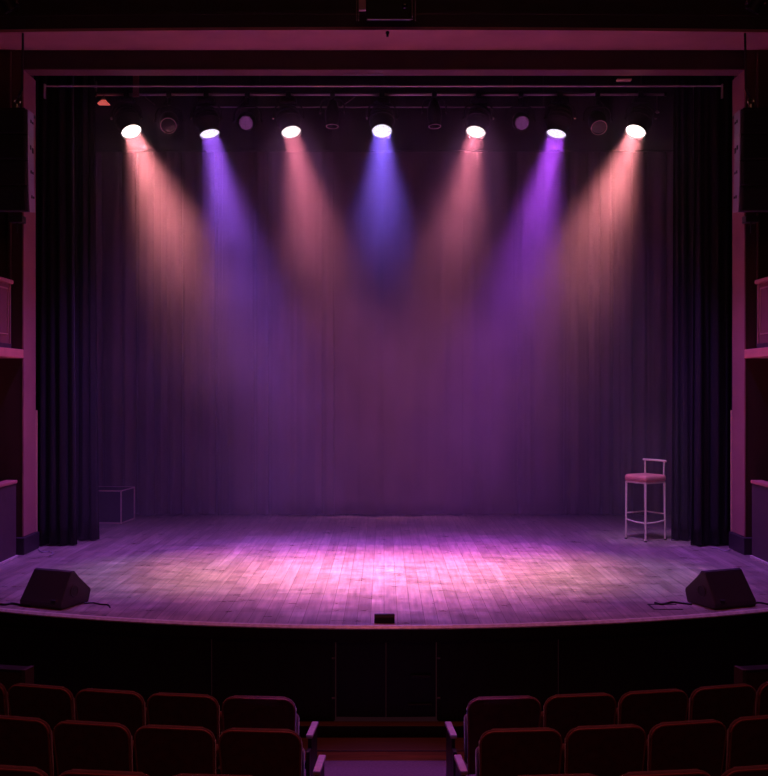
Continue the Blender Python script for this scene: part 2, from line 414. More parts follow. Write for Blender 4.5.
# ------------------------------------------------------------------ curtains
def cloth(name, material, x0, x1, y, z0, z1, folds, amp, parent=None, nz=26, seed=1, hem=0., flare=0., thick=.006):
    rnd = random.Random(seed); L = x1-x0; n = int(max(60, L*90))
    ph = [rnd.uniform(0, 6.28) for _ in range(6)]
    # irregular fold phase
    bm = bmesh.new(); grid = []
    warp = [0.0]
    for i in range(n): warp.append(warp[-1]+.55+.9*abs(math.sin(i*.037+ph[0])+.5*math.sin(i*.11+ph[1])))
    tot = warp[-1]
    for i in range(n+1):
        col = []; u = i/n; a = warp[i]/tot*folds*2*PI
        prof = math.sin(a+ph[2])
        prof = (abs(prof)**.75)*(1 if prof > 0 else -1)
        prof += .45*math.sin(a*.53+ph[3])+.25*math.sin(a*2.3+ph[4])
        for j in range(nz+1):
            v = j/nz; z = z0+(z1-z0)*v
            A = amp*(1-.45*v)*(1+.25*math.sin(u*17+ph[5]+v*2.2))
            yy = y+prof*A+.25*amp*math.sin(a*.8+v*3.1)
            xx = x0+L*u+.35*amp*math.cos(a+ph[2]+.6*v)
            xx += flare*(1-v)**2*(u-.5)*2
            zz = z+(hem*abs(math.sin(a*.5+ph[3])) if j == 0 else 0)
            col.append(bm.verts.new((xx, yy, zz)))
        grid.append(col)
    for i in range(n):
        for j in range(nz): bm.faces.new((grid[i][j], grid[i+1][j], grid[i+1][j+1], grid[i][j+1]))
    me = bpy.data.meshes.new(name); bm.to_mesh(me); bm.free()
    for p in me.polygons: p.use_smooth = True
    me.materials.append(M[material])
    o = bpy.data.objects.new(name, me); COL.objects.link(o)
    s = o.modifiers.new('thickness', 'SOLIDIFY'); s.thickness = thick
    if parent: o.parent = parent
    return o
bd = thing('backdrop_curtain', 'wide plum velour backdrop curtain hanging across the back of the stage', 'curtain', (0, 14.0, 0))
edges = [-4.95, -3.15, -2.3, -.75, 1.05, 2.55, 3.3, 5.0]
fl = [8, 4, 5, 3, 4, 4, 8]; am = [.055, .05, .042, .032, .036, .05, .055]
for k in range(7):
    c = cloth('curtain_panel', 'curtain', edges[k]-.04, edges[k+1]+.04, 0+(.03 if k % 2 else 0), .015, 6.0, fl[k], am[k], bd, seed=20+k, hem=.02)
MB().tube([(-5, 0, 6.0), (5, 0, 6.0)], .025).build('track', 'pipedark', bd, True)

legs = [
 ('left', 'front', -4.12, -3.53, 11.42, 6, .05, 31), ('left', 'rear', -3.66, -3.40, 11.78, 3, .035, 32),
 ('right', 'front', 3.52, 4.12, 11.42, 6, .05, 33), ('right', 'rear', 3.40, 3.62, 11.78, 3, .03, 34)]
for side, fr, x0, x1, y, f, a, sd in legs:
    lab = f'black velour leg curtain nearest the {side} proscenium jamb' if fr == 'front' else f'narrow black leg curtain just behind the outer one on the {side}'
    t = thing('leg_curtain', lab, 'curtain', (0, y, 0))
    cloth('curtain_cloth', 'legcloth', x0, x1, 0, .012, 5.9, f, a, t, seed=sd, flare=.03)
    MB().tube([(x0, 0, 5.9), (x1, 0, 5.9)], .02).build('track', 'pipedark', t, True)

# ------------------------------------------------------------------ lighting bars
def pipe(label, x0, x1, py, Y, r, material, name='lighting_bar'):
    a, b = P(x0, py, Y), P(x1, py, Y)
    t = thing(name, label, 'lighting bar', (0, Y, a.z))
    MB().tube([(a.x, 0, 0), (b.x, 0, 0)], r, 12).build('tube', material, t, True)
    return t, a, b
up, a, b = pipe('topmost long aluminium bar above the stage lights', 45, 722, 86, 11.27, .012, 'pipe')
for x in (a.x, b.x):
    MB().box((x-.008, -.02, -.14), (x+.008, .02, .02), .002).build('end_bracket', 'pipe', up)
for x in (-2.9, -1.4, 1.45, 2.9):
    MB().tube([(x, 0, 0), (x, 0, 7-up.location.z)], .006, 6).build('suspension_wire', 'blackmetal', up)
mid, a2, b2 = pipe('aluminium bar that carries the row of stage lights', 96, 665, 94.5, 12.2, .017, 'pipe')
ZB = mid.location.z
for x in (a2.x, b2.x):
    MB().lathe([(0, -.02), (.03, -.015), (.03, .015), (0, .02)], 14, Matrix.Translation((x, 0, 0)) @ Matrix.Rotation(PI/2, 4, 'Y')).build('end_cap', 'steel', mid, True)
MB().box((a2.x-.012, -.012, -.03), (a2.x+.012, .012, .16), .003).build('end_bracket', 'pipedark', mid)
lo, a3, b3 = pipe('thin dull pipe behind the stage lights, lowest of the bars', 196, 545, 107, 12.75, .012, 'pipedark')
for x in (a3.x+.02, b3.x-.02, 0):
    MB().tube([(x, 0, 0), (x, 0, 7-lo.location.z)], .006, 6).build('suspension_wire', 'blackmetal', lo)
bz = P(0, 151, 13.3).z
bt = thing('border_curtain', 'black border curtain hanging behind the stage lights across the opening', 'curtain', (0, 13.3, 0))
cloth('curtain_cloth', 'border', -3.9, 3.9, 0, bz, 6.5, 14, .02, bt, nz=8, seed=50)
MB().tube([(-3.9, .0, bz+.0), (3.9, .0, bz+.0)], .013, 10).build('hem_pipe', 'black', bt, True)
MB().tube([(-3.9, 0, 6.5), (3.9, 0, 6.5)], .02, 10).build('track', 'pipedark', bt, True)
# flat hanger straps
a = P(136, 97, 12.0)
hs = thing('hanger_strap', 'flat rose lit hanger strap above the leftmost lit stage light', 'strap', (a.x, 12.0, a.z))
MB().box((-.036, -.01, 0), (.036, .01, .42), .002).build('strap_plate', 'parapet', hs)
MB().tube([(0, 0, .40), (0, 0, 7-a.z)], .008, 6).build('rod', 'blackmetal', hs)
# diagonal safety braces
for (x0, y0, x1, y1, lab) in ((286, 107, 300, 97, 'short dull diagonal brace between the third light and the small unlit one'), (145, 97, 155, 105, 'short dull diagonal brace right of the leftmost lit light')):
    p0, p1 = P(x0+55 if x0 > 200 else x0, y0, 12.22), P(x1+55 if x0 > 200 else x1, y1, 12.22)
    tag(MB().tube([p0, p1], .007, 8).build('diagonal_brace', 'pipedark', None, True), lab, 'brace')

# ------------------------------------------------------------------ stage lights
def head_rot(d):
    return Vector(d).to_track_quat('Z', 'Y')
def fixture(px, py_lens, target, kind, lens, label, group, R=.125, drop=.29, name='stage_spotlight', cable=True):
    """hangs from the middle bar; the head aims at target"""
    X = (px-384)*12.13/F
    dd = (Vector(target)-Vector((X, 12.2, ZB-drop))).normalized()
    X -= dd.x*.2
    t = thing(name, label, 'stage light', (X, 12.2, ZB), 0, group)
    MB().box((-.03, -.035, -.045), (.03, .035, .035), .008).tube([(0, 0, -.04), (0, 0, -.13)], .02, 10).tube([(.03, 0, -.02), (.07, 0, -.02)], .009, 8).build('clamp', 'blackmetal', t, True)
    if kind == 'par':
        MB().box((-.10, -.07, -.115), (.10, .07, -.055), .015).build('base_box', 'blackmetal', t)
    w = R+.05; top = drop-.17
    MB().tube([(-w, 0, -drop), (-w-.004, 0, -drop+.08), (-w+.02, 0, -top-.03), (-w+.06, 0, -top), (w-.06, 0, -top), (w-.02, 0, -top-.03), (w+.004, 0, -drop+.08), (w, 0, -drop)], .011, 8).build('yoke', 'blackmetal', t, True)
    for s in (-1, 1):
        MB().lathe([(0, 0), (.02, 0), (.022, .012), (.012, .022), (0, .024)], 12, Matrix.Translation((s*w, 0, -drop)) @ Matrix.Rotation(s*PI/2, 4, 'Y')).build('tilt_knob', 'steel' if kind == 'par' else 'blackmetal', t, True)
    piv = Vector((X, 12.2, ZB-drop))
    d = (Vector(target)-piv).normalized()
    h = MB()
    if kind == 'par':
        prof = [(0, -.14), (.08, -.138), (.115, -.12), (.13, -.09), (.14, -.08), (.14, -.06), (.13, -.055), (.145, -.03), (.148, -.01), (.138, -.005), (.15, .005), (.152, .04), (.148, .08), (.136, .10), (R, .115), (R, .20), (R+.006, .205), (R+.006, .222), (R-.004, .222), (R-.006, .19), (0, .188)]
    else:
        prof = [(0, -.15), (R*.45, -.15), (R*.62, -.13), (R*.75, -.08), (R*.95, -.03), (R, .03), (R*.92, .10), (R*.78, .14), (R*.86, .15), (R*.86, .175), (R*.76, .175), (R*.74, .16), (0, .158)]
    h.lathe(prof, 30)
    hd = h.build('lamp_head', 'blackmetal', t, True, loc=(0, 0, -drop))
    hd.rotation_mode = 'QUATERNION'; hd.rotation_quaternion = head_rot(d)
    if kind == 'par':
        MB().torus(.152, .006, 30, 8, Matrix.Translation((0, 0, .05))).build('cooling_band', 'blackmetal', hd, True)
        l = MB().lathe([(0, .214), (R*.5, .212), (R-.008, .204), (R-.008, .196), (0, .196)], 30).build('lens', lens, hd, True)
        for s in (-1, 1):
            MB().box((s*.045-.006, -.158, -.02), (s*.045+.006, -R+.01, .12), .002).build('rib', 'blackmetal', hd)
    else:
        l = MB().lathe([(0, .176), (R*.4, .175), (R*.72, .170), (R*.72, .162), (0, .162)], 26).build('lens', lens, hd, True)
        MB().torus(R*.81, .005, 28, 8, Matrix.Translation((0, 0, .177))).build('rim', 'cubeedge' if lens != 'dimviolet' else 'blackmetal', hd, True)
    l['label'] = 'lit glowing lens' if kind == 'par' else 'lens glass'
    if cable:
        s = 1 if px > 384 else -1
        MB().tube([(s*.03, .03, -.05), (s*.09, .07, -.10), (s*.12, .09, -.19), (s*.06, .08, -drop+.02)], .006, 8).build('power_cable', 'cable', t, True)
    return t, hd, piv, d

LIGHTS = []
def beam(parent, piv, d, off, col, power, ang, blend, rad):
    ld = bpy.data.lights.new('beam', 'AREA'); ld.color = col; ld.energy = power
    ld.shape = 'DISK'; ld.size = .215; ld.spread = math.radians(ang)
    lo_ = bpy.data.objects.new('beam', ld); COL.objects.link(lo_)
    lo_.parent = parent
    lo_.location = Vector(d)*off + Vector((0, 0, -.29))
    lo_.rotation_euler = (-Vector(d)).to_track_quat('Z', 'Y').to_euler()
    return lo_

WARM, ROSE, VIO, BLU = (1, .27, .31), (1, .22, .34), (.37, .11, 1), (.24, .12, 1)
lit = [
 (131, (-.9, 10.0, 0), 'hotwarm', WARM, 25, 36, 'leftmost lit stage light, white hot lens throwing a salmon beam'),
 (209, (-.9, 11.0, 0), 'hotviolet', VIO, 18, 34, 'lit stage light second from left throwing a violet beam'),
 (291, (-.05, 9.9, 0), 'hotrose', ROSE, 12, 34, 'lit stage light throwing the left one of two dim rose beams'),
 (382, (0, 9.3, 0), 'hotblue', BLU, 19, 34, 'centre stage light throwing a blue violet beam straight down'),
 (476, (.05, 9.9, 0), 'hotrose', ROSE, 12, 34, 'lit stage light throwing the right one of two dim rose beams'),
 (557, (.85, 11.0, 0), 'hotviolet', (.46, .07, .95), 19, 34, 'lit stage light second from right throwing a purple beam'),
 (636, (.9, 10.0, 0), 'hotwarm', WARM, 25, 36, 'rightmost lit stage light, white hot lens throwing a salmon beam'),
]
for px, tg, ln, col, pw, ang, lab in lit:
    t, hd, piv, d = fixture(px, 131, tg, 'par', ln, lab, 'lit stage lights on the bar')
    LIGHTS.append(beam(t, piv, d, .235, col, pw, ang, .55, .10))
dark_f = [
 (170, (-1.7, 6.5, 1.2), 'dimmaroon', .105, 'unlit stage light with a bright rimmed lens between the two leftmost lit ones'),
 (247, (-1.45, 4.5, 1.5), 'dimviolet', .10, 'dim stage light with violet tinted lens between second and third lit ones from the left'),
 (521, (1.35, 4.5, 1.5), 'dimviolet', .10, 'dim stage light with violet tinted lens between second and third lit ones from the right'),
 (598, (2.4, 7.5, .8), 'dimmaroon', .105, 'unlit stage light with a bright rimmed lens between the two rightmost lit ones'),
 (332, (-.7, 11.6, 0), 'glassdark', .082, 'small unlit black stage light left of the centre light'),
 (435, (.75, 11.6, 0), 'glassdark', .082, 'small unlit black stage light right of the centre light'),
]
for px, tg, ln, R, lab in dark_f:
    small = R < .09
    fixture(px, 120, tg, 'spot', ln, lab, 'unlit stage lights on the bar', R=R*1.1, drop=.22 if small else .32, cable=not small)

# small extras on the bars
a = P(104, 94.5, 12.2)
t = thing('small_flood', 'tiny fixture glowing red at the left end of the bar', 'stage light', (a.x, 12.2, a.z))
MB().tube([(0, 0, -.01), (0, 0, -.06)], .012, 8).box((-.03, -.03, -.075), (.03, .03, -.05), .006).build('clamp', 'steel', t, True)
MB().prism([(-.07, -.05, -.12), (.07, -.05, -.12), (.035, -.05, -.085), (0, -.05, -.075), (-.035, -.05, -.09)], (0, .1, 0), .004).build('housing', 'redglow', t)
a = P(657, 94.5, 12.2)
t = thing('drop_rod', 'thin rod with a small round foot hanging right of the rightmost lit light', 'rod', (a.x, 12.2, a.z))
MB().tube([(0, 0, 0), (0, 0, -.20)], .006, 8).build('rod', 'pipedark', t, True)
MB().lathe([(0, -.195), (.012, -.195), (.03, -.215), (.03, -.225), (0, -.225)], 16).build('foot', 'pipe', t, True)
a = P(624, 80, 11.6)
tag(MB().box((a.x-.085, 11.56, a.z-.012), (a.x+.085, 11.64, a.z+.012), .008).build('lit_patch_plate', 'bead'), 'small warm plate standing in for a lit patch under the header above the rightmost unlit light', 'plate')  # warm colour stands in for light caught under the header

# ------------------------------------------------------------------ hung line array speakers
def line_array(sx):
    side = 'left' if sx < 0 else 'right'
    y0 = 9.95; xin = P(27, 0, y0).x if sx < 0 else P(741, 0, y0).x
    ztop = P(0, 109, y0).z
    t = thing('hung_speaker_array', f'black hung loudspeaker column with pale inner side plate at the far {side}', 'loudspeaker', (xin, y0, ztop))
    back = 0; z = 0; n = 4; hgt = 1.02/n
    for k in range(n):
        tilt = (0, .01, .05, .13)[k]
        m = Matrix.Translation((0, back, z)) @ Matrix.Rotation(tilt, 4, 'X')
        c = MB().box((sx*.62, 0, -hgt+.006), (sx*.005, .18, 0), .012, m).box((sx*.55, .16, -hgt+.02), (sx*.09, .42, -.014), .012, m).build('cabinet', 'speaker', t)
        MB().box((sx*.60, -.008, -hgt+.02), (sx*.03, .004, -.014), .004, m).build('front_grille', 'grille', c)
        pl = MB().box((sx*.004, .01, -hgt+.001), (-sx*.008, .17, -.001), .004, m).build('side_plate', 'plate', c)
        for (hy, hz, hs) in ((.07, -.10, .016), (.12, -.105, .012)) if k != 1 else ((.06, -.11, .022), (.12, -.13, .028)):
            MB().box((-sx*.006, hy, hz-hs), (-sx*.012, hy+.035, hz+hs), .003, m).build('rigging_hole', 'black', c)
        back += math.sin(tilt)*hgt; z -= hgt*math.cos(tilt)
    MB().box((sx*.50, .05, 0), (sx*.04, .36, .03), .006).build('rigging_frame', 'blackmetal', t)
    hk = MB().tube([(sx*.17, .2, .03), (sx*.17, .2, .10)], .03, 12)
    hk.torus(.03, .009, 16, 8, Matrix.Translation((sx*.17, .2, .13)) @ Matrix.Rotation(PI/2, 4, 'X'))
    hk.build('shackle', 'steel', t, True)
    MB().tube([(sx*.17, .2, .15), (sx*.17, .34, .30), (sx*.17, .36, .88)], .012, 8).build('chain_sling', 'blackmetal', t, True)
    MB().box((sx*.24, .14, -1.10), (sx*.10, .26, -1.03), .006).tube([(sx*.17, .2, -1.10), (sx*.17, .2, -1.20)], .008, 8).build('pull_back_bracket', 'blackmetal', t)
line_array(-1); line_array(1)

# ------------------------------------------------------------------ projector and top corners
a = P(387, 20, 9.7)
t = thing('hung_projector', 'dark boxy projector in a metal cradle hanging at the top centre', 'projector', (a.x, 9.7, a.z))
MB().box((-.20, 0, .008), (.23, .06, .26), .008).build('housing', 'black', t)
MB().box((-.275, .0, .10), (-.205, .05, .34), .006).build('side_cover', 'projwhite', t)
for x in (-.295, -.275, .245, .275):
    MB().box((x-.004, -.015, 0 if abs(x) > .26 else .03), (x+.004, .03, .5), .001).build('cradle_bar', 'pipedark', t)
MB().box((-.19, -.012, .0), (.25, .0, .008), .001).build('cradle_sill', 'pipe', t)
MB().lathe([(0, 0), (.025, 0), (.03, -.02), (.022, -.03), (.02, -.015), (0, -.012)], 18, Matrix.Translation((.17, 0, .13)) @ Matrix.Rotation(-PI/2, 4, 'X')).build('lens', 'glassdark', t, True)
for x in (-.24, .26):
    MB().tube([(x, .2, .45), (x, .2, 7-a.z)], .012, 8).build('hanger_rod', 'blackmetal', t, True)
a = P(387.5, 31, 10.25)
t = thing('soffit_bracket', 'tiny black bracket on the rose beam at the centre', 'bracket', (a.x, 10.27, zb))
MB().box((-.012, -.02, -.05), (.012, .02, 0), .003).build('bracket_body', 'black', t)
MB().box((-.02, -.02, -.018), (.02, .02, -.006), .002).build('bracket_arm', 'black', t)
a = P(387, 54, 10.8)
tag(MB().box((a.x-.05, 10.845, a.z-.006), (a.x+.05, 10.86, a.z+.006), .002).build('fascia_plate', 'parapetline'), 'small pale plate on the dark fascia under the rose beam', 'plate')
tag(MB().tube([P(343, 74.6, 10.78), P(383, 74.3, 10.78)], .005, 6).build('header_conduit', 'pipedark', None, True), 'thin pale conduit on the header above the centre light', 'conduit')
for (px, py, sx) in ((8, 3, -1), (756, 4, 1)):
    a = P(px, py, 9.4); side = 'left' if sx < 0 else 'right'
    t = thing('house_spotlight', f'small dark spotlight clipped by the top {side} corner of the picture', 'stage light', a)
    m = Matrix.Rotation(.5*sx, 4, 'Y') @ Matrix.Rotation(.35, 4, 'X')
    MB().lathe([(0, .16), (.05, .15), (.062, .10), (.065, -.04), (.07, -.05), (.07, -.07), (.06, -.07), (.055, -.05), (0, -.045)], 20, m).build('lamp_head', 'blackmetal', t, True)
    MB().tube([(-.085, 0, 0), (-.085, 0, .12), (0, 0, .19), (.085, 0, .12), (.085, 0, 0)], .008, 8).build('yoke', 'pipedark', t, True)
    MB().tube([(0, 0, .18), (0, 0, 7-a.z)], .014, 8).build('hanging_rod', 'blackmetal', t, True)
    MB().lathe([(0, 0), (.012, 0), (.012, .012), (0, .014)], 10, Matrix.Translation((.095*sx*-1, -.01, 0)) @ Matrix.Rotation(-sx*PI/2, 4, 'Y')).build('knob', 'steel', t, True)

# ------------------------------------------------------------------ floor monitors
def wedge(sx, corner, ang, label):
    t = thing('stage_monitor', label, 'loudspeaker', (corner[0], corner[1], 0.002), ang)
    W = .43
    # profile in (depth, z)
    pr = [(.012, 0), (0, .035), (0, .05), (.125, .285), (.145, .295), (.165, .285), (.375, .112), (.38, .09), (.35, 0)]
    x0 = 0 if sx < 0 else 0
    s = -1 if sx < 0 else 1          # body extends outward from the inner side
    MB().prism([(0, u, z) for u, z in pr], (s*W, 0, 0), .010).taper(s, W).build('cabinet', 'speaker', t)
    m = MB(); g = [(.170, .288), (.350, .108)]
    n = Vector((0, .72, .70)).normalized()
    a, b = Vector((s*.02, .18, .277)), Vector((s*.02, .335, .122))
    m.prism([a, b, b+n*.012, a+n*.012], (s*(W-.04), 0, 0)).build('grille', 'grille', t)
    # audience-facing connector dish
    q = MB(); q.box((s*.06, -.004, .04), (s*.10, .03, .075), .003).build('connector_plate', 'grille', t)
    q = MB(); q.tube([(s*.08, -.002, .058), (s*.08, .012, .058)], .008, 10).build('socket', 'steel', t, True)
    # side recess handle
    q = MB()
    q.torus(.044, .006, 24, 8, Matrix.Translation((-s*.001, .165, .125)) @ Matrix.Rotation(PI/2, 4, 'Y'))
    q.build('handle_rim', 'speaker', t, True)
    MB().lathe([(0, 0), (.042, 0), (.042, .003), (0, .004)], 24, Matrix.Translation((0, .165, .125)) @ Matrix.Rotation(-s*PI/2, 4, 'Y')).build('handle_recess', 'black', t, True)
    MB().box((-s*.004, .14, .112), (0, .20, .118), .001).build('handle_bar', 'black', t)
    for u, z in ((.03, .012), (.29, .012)):
        pass
    return t
wedge(-1, (-2.615, 8.09), -math.radians(22), 'black wedge stage monitor at the left end of the stage edge')
wedge(1, (2.68, 8.09), math.radians(22), 'black wedge stage monitor at the right end of the stage edge')
a = P(384.5, 623, 7.66)
t = thing('footlight_box', 'small black low box at the centre of the stage edge', 'box', (a.x, 7.64, 0.001))
MB().prism([(-.078, 0, 0), (-.078, 0, .045), (-.078, .015, .066), (-.078, .045, .066), (-.078, .045, 0)], (.156, 0, 0), .004).build('housing', 'black', t)
MB().box((-.06, -.003, .012), (.06, .001, .036), .001).build('front_slot', 'grille', t)

def cable(pts, r, lab, z=.006):
    ps = [Vector((P(x, y, 1800/(y-H0)).x, 1800/(y-H0), z)) for x, y in pts]
    # smooth (catmull-rom)
    out = []
    for i in range(len(ps)-1):
        p0, p1, p2, p3 = ps[max(i-1, 0)], ps[i], ps[i+1], ps[min(i+2, len(ps)-1)]
        for k in range(6):
            u = k/6
            out.append(.5*((2*p1)+(p2-p0)*u+(2*p0-5*p1+4*p2-p3)*u*u+(3*p1-p0-3*p2+p3)*u**3))
    out.append(ps[-1])
    return tag(MB().tube(out, r, 8).build('floor_cable', 'cable', None, True), lab, 'cable')
cable([(84, 604), (93, 603.5), (101, 605), (108, 605.5), (110, 608)], .006, 'thin black cable curling right of the left stage monitor')
cable([(-6, 604), (4, 605.5), (12, 604.5), (22, 606), (30, 607)], .012, 'thick black cable lying left of the left stage monitor')
cable([(655, 603.5), (662, 605), (672, 603), (682, 604), (692, 605)], .010, 'black cable with plug lying left of the right stage monitor')
cable([(752, 604), (760, 603.5), (768, 605), (776, 606)], .009, 'black cable running off right of the right stage monitor')
cable([(38, 549.5), (42, 552.5), (49, 552), (53, 554), (50, 556)], .006, 'short pale lit cable at the foot of the left jamb').data.materials[0] = M['plate']
cable([(731, 550), (725, 551.5), (718, 549), (712, 548.5)], .006, 'short pale lit cable at the foot of the right jamb').data.materials[0] = M['plate']
# floor hatch outline near right monitor
tag(MB().box((2.19, 8.12, .0005), (2.43, 8.135, .004)).box((2.19, 8.30, .0005), (2.43, 8.315, .004)).box((2.19, 8.12, .0005), (2.202, 8.315, .004)).build('floor_hatch_frame', 'standard'), 'thin dark floor hatch outline left of the right stage monitor', 'hatch')

# ------------------------------------------------------------------ bar stool
t = thing('bar_stool', 'bar stool with pale metal frame, rose square cushion and low back bar', 'stool', (3.11, 11.9, 0), math.radians(-14))
D = .226; cs = [(-D, 0), (0, -D), (D, 0), (0, D)]    # A left, B near, C right, D far
for k, (x, y) in enumerate(cs):
    tp = .685
    MB().tube([(x*1.0, y*1.0, .008), (x*.97, y*.97, tp)], [.011, .013], 12).build('leg', 'brass', t, True)
def ringpath(r, z, n=4):
    return
A_, B_, C_, D_ = [Vector((x, y, 0))*.985 for x, y in cs]
MB().tube([A_+Vector((0, 0, .235)), (A_+B_)/2*1.12+Vector((0, 0, .222)), B_+Vector((0, 0, .215)), (B_+C_)/2*1.12+Vector((0, 0, .222)), C_+Vector((0, 0, .235))], .009, 10).build('footrest', 'brass', t, True)
MB().tube([C_+Vector((0, 0, .31)), D_+Vector((0, 0, .31))], .009, 10).build('stretcher', 'brass', t, True)
MB().tube([A_+Vector((0, 0, .31)), D_+Vector((0, 0, .31))], .009, 10).build('stretcher', 'brass', t, True)
q = MB()
for a, b in ((A_, B_), (B_, C_), (C_, D_), (D_, A_)): q.tube([a+Vector((0, 0, .685)), b+Vector((0, 0, .685))], .011, 10)
q.build('seat_frame', 'brass', t, True)
m45 = Matrix.Rotation(PI/4, 4, 'Z')
MB().box((-.178, -.178, .69), (.178, .178, .775), .036, m45, seg=5).build('seat_cushion', 'seatpink', t, True)
MB().torus(1, .02, 4).bm.free()
pc, pd = C_*.93, D_*.93
q = MB()
for p in (pc, pd): q.tube([p+Vector((0, 0, .69)), p*1.05+Vector((0, 0, .93))], .010, 10)
q.build('back_post', 'brass', t, True)
dv = (pc-pd).normalized()*.03
MB().tube([pc*1.05+dv+Vector((0, 0, .935)), (pc+pd)/2*1.16+Vector((0, 0, .935)), pd*1.05-dv+Vector((0, 0, .935))], .013, 10).build('back_bar', 'brass', t, True)
for x, y in cs: MB().lathe([(0, 0), (.016, 0), (.016, .012), (0, .014)], 12, Matrix.Translation((x, y, 0))).build('foot_cap', 'black', t, True)

# ------------------------------------------------------------------ edged cube at upstage left
a = P(121, 524, 1800/(524-388))
t = thing('stage_cube', 'charcoal cube with thin pale edges standing behind the left leg curtain', 'cube', (a.x, a.y, 0.001), math.radians(-6))
W_, H_, DP = .52, .445, .50
MB().box((-W_+.006, .006, .006), (-.006, DP-.006, H_-.006)).build('panels', 'cube', t)
r_ = .009
c8 = [(-W_, 0), (0, 0), (0, DP), (-W_, DP)]
for i in range(4):
    p, q_ = c8[i], c8[(i+1) % 4]
    for z in (r_, H_-r_):
        MB().tube([(p[0], p[1], z), (q_[0], q_[1], z)], r_, 6).build('edge_bar', 'cubeedge', t)
    MB().tube([(p[0], p[1], 0), (p[0], p[1], H_)], r_, 6).build('corner_post', 'cubeedge', t)

# ------------------------------------------------------------------ seats
SW = .468
def seat_outline(w, z0, z1, r, n=7, inset=0):
    pts = [(-w/2+.015, 0, z0), (w/2-.015, 0, z0)]
    for k in range(n+1):
        a = PI/2*k/n; pts.append((w/2-r+r*math.cos(a), 0, z1-r+r*math.sin(a)))
    for k in range(n+1):
        a = PI/2+PI/2*k/n; pts.append((-w/2+r+r*math.cos(a), 0, z1-r+r*math.sin(a)))
    return pts
SH = .745
def make_seat(label):
    t = thing('theatre_seat', label, 'theatre seat')
    rc = Matrix.Translation((0, 0, .28)) @ Matrix.Rotation(math.radians(9), 4, 'X') @ Matrix.Translation((0, 0, -.28))
    z0, z1 = .24, SH+.004
    MB().prism(seat_outline(SW, z0, z1, .075), (0, .036, 0), .014, rc).build('backrest', 'seatfab', t, True)
    o = seat_outline(SW-.012, z0, z1-.004, .072)[1:]+[(-SW/2+.02, 0, z0)]
    o = [Vector(p)+Vector((0, .002, 0)) for p in o]
    MB().tube([rc @ p for p in o], .0055, 8).build('piping', 'piping', t, True)
    MB().prism([Vector(p)*1 for p in seat_outline(SW-.05, .30, z1-.07, .05)], (0, .03, 0), .012, rc @ Matrix.Translation((0, .032, 0))).build('back_cushion', 'seatfab', t, True)
    MB().box((-SW/2+.02, .10, .26), (SW/2-.02, .19, .58), .03, Matrix.Translation((0, .0, 0)) @ Matrix.Rotation(-.08, 4, 'X'), seg=3).build('seat_cushion', 'seatfab', t, True)
    return t
def add_arm(t, s, aisle=False):
    x = s*(SW/2+.0125) if not aisle else s*(SW/2+.07)
    wd = .02 if not aisle else .022
    MB().box((x-.012, .06, 0), (x+.012, .30, .46), .004).build('side_standard' if not aisle else 'aisle_end_panel', 'standard', t)
    MB().box((x-wd, .04, .46), (x+wd, .30, .487), .007).build('armrest', 'armwood' if aisle else 'standard', t, True)
    if aisle:
        MB().box((x-.012, -.02, .0), (x+.012, .06, .40), .004).box((x-.01, -.04, .03), (x+.01, .3, .05)).build('end_bracket', 'standard', t)
        MB().box((min(x, s*SW/2), .09, .25), (max(x, s*SW/2), .13, .29)).build('crossbar', 'standard', t)

proto = {}
def place(key, X, Y, rz, z, label, group, first=[True]):
    """key: plain / aisle_left / aisle_right"""
    if key not in proto:
        t = make_seat(label)
        add_arm(t, -1)
        if key == 'plain' : pass
        if key == 'aisle_r': add_arm(t, 1, True)
        if key == 'aisle_l':
            # aisle on its left: replace shared standard by the aisle end
            for c in children(t):
                if c.name.startswith('side_standard') or c.name.startswith('armrest'): bpy.data.objects.remove(c)
            add_arm(t, -1, True)
        proto[key] = t
    else:
        t = copy_tree(proto[key])
    t.location = (X, Y, z); t.rotation_euler = (0, 0, rz); t['label'] = label; t['group'] = group
    return t
ordn = ['nearest the aisle', 'second from the aisle', 'third from the aisle', 'fourth from the aisle', 'fifth from the aisle', 'sixth from the aisle']
rows = [   # name, top z, Y0, R, first edge left px, first edge right px, n, pitch
    ('front', -.136, 6.27, 9.3, 297, 466, 5, .487),
    ('second', -.108, 5.60, 9.9, 303, 478, 5, .487),
    ('rear', .098, 4.40, 10.8, 270, 500, 4, .49),
]
for rn, zt, Y0, R, eL, eR, n, pitch in rows:
    zf = zt-SH*.995
    for s, e in ((-1, eL), (1, eR)):
        side = 'left' if s < 0 else 'right'
        x_in = abs((e-384)*Y0/F)
        for k in range(n):
            arc = x_in+SW/2+k*pitch
            th = arc/R; X = R*math.sin(th)*s; Y = Y0+R*(1-math.cos(th))
            key = 'plain' if k else ('aisle_r' if s < 0 else 'aisle_l')
            lab = f'dark red theatre seat in the {rn} row, {side} block, {ordn[k]}'
            place(key if (k or s) else key, X, Y, s*th, zf, lab, f'theatre seats, {side} block')
# low riser that carries the rear row
struct(MB().box((-5.6, -3, FZ), (-.62, 4.95, .098-SH*.995-.0)).box((.62, -3, FZ), (5.6, 4.95, .098-SH*.995)).build('floor_tier', 'carpet'), 'dark carpeted tier under the rear rows of seats', 'floor')

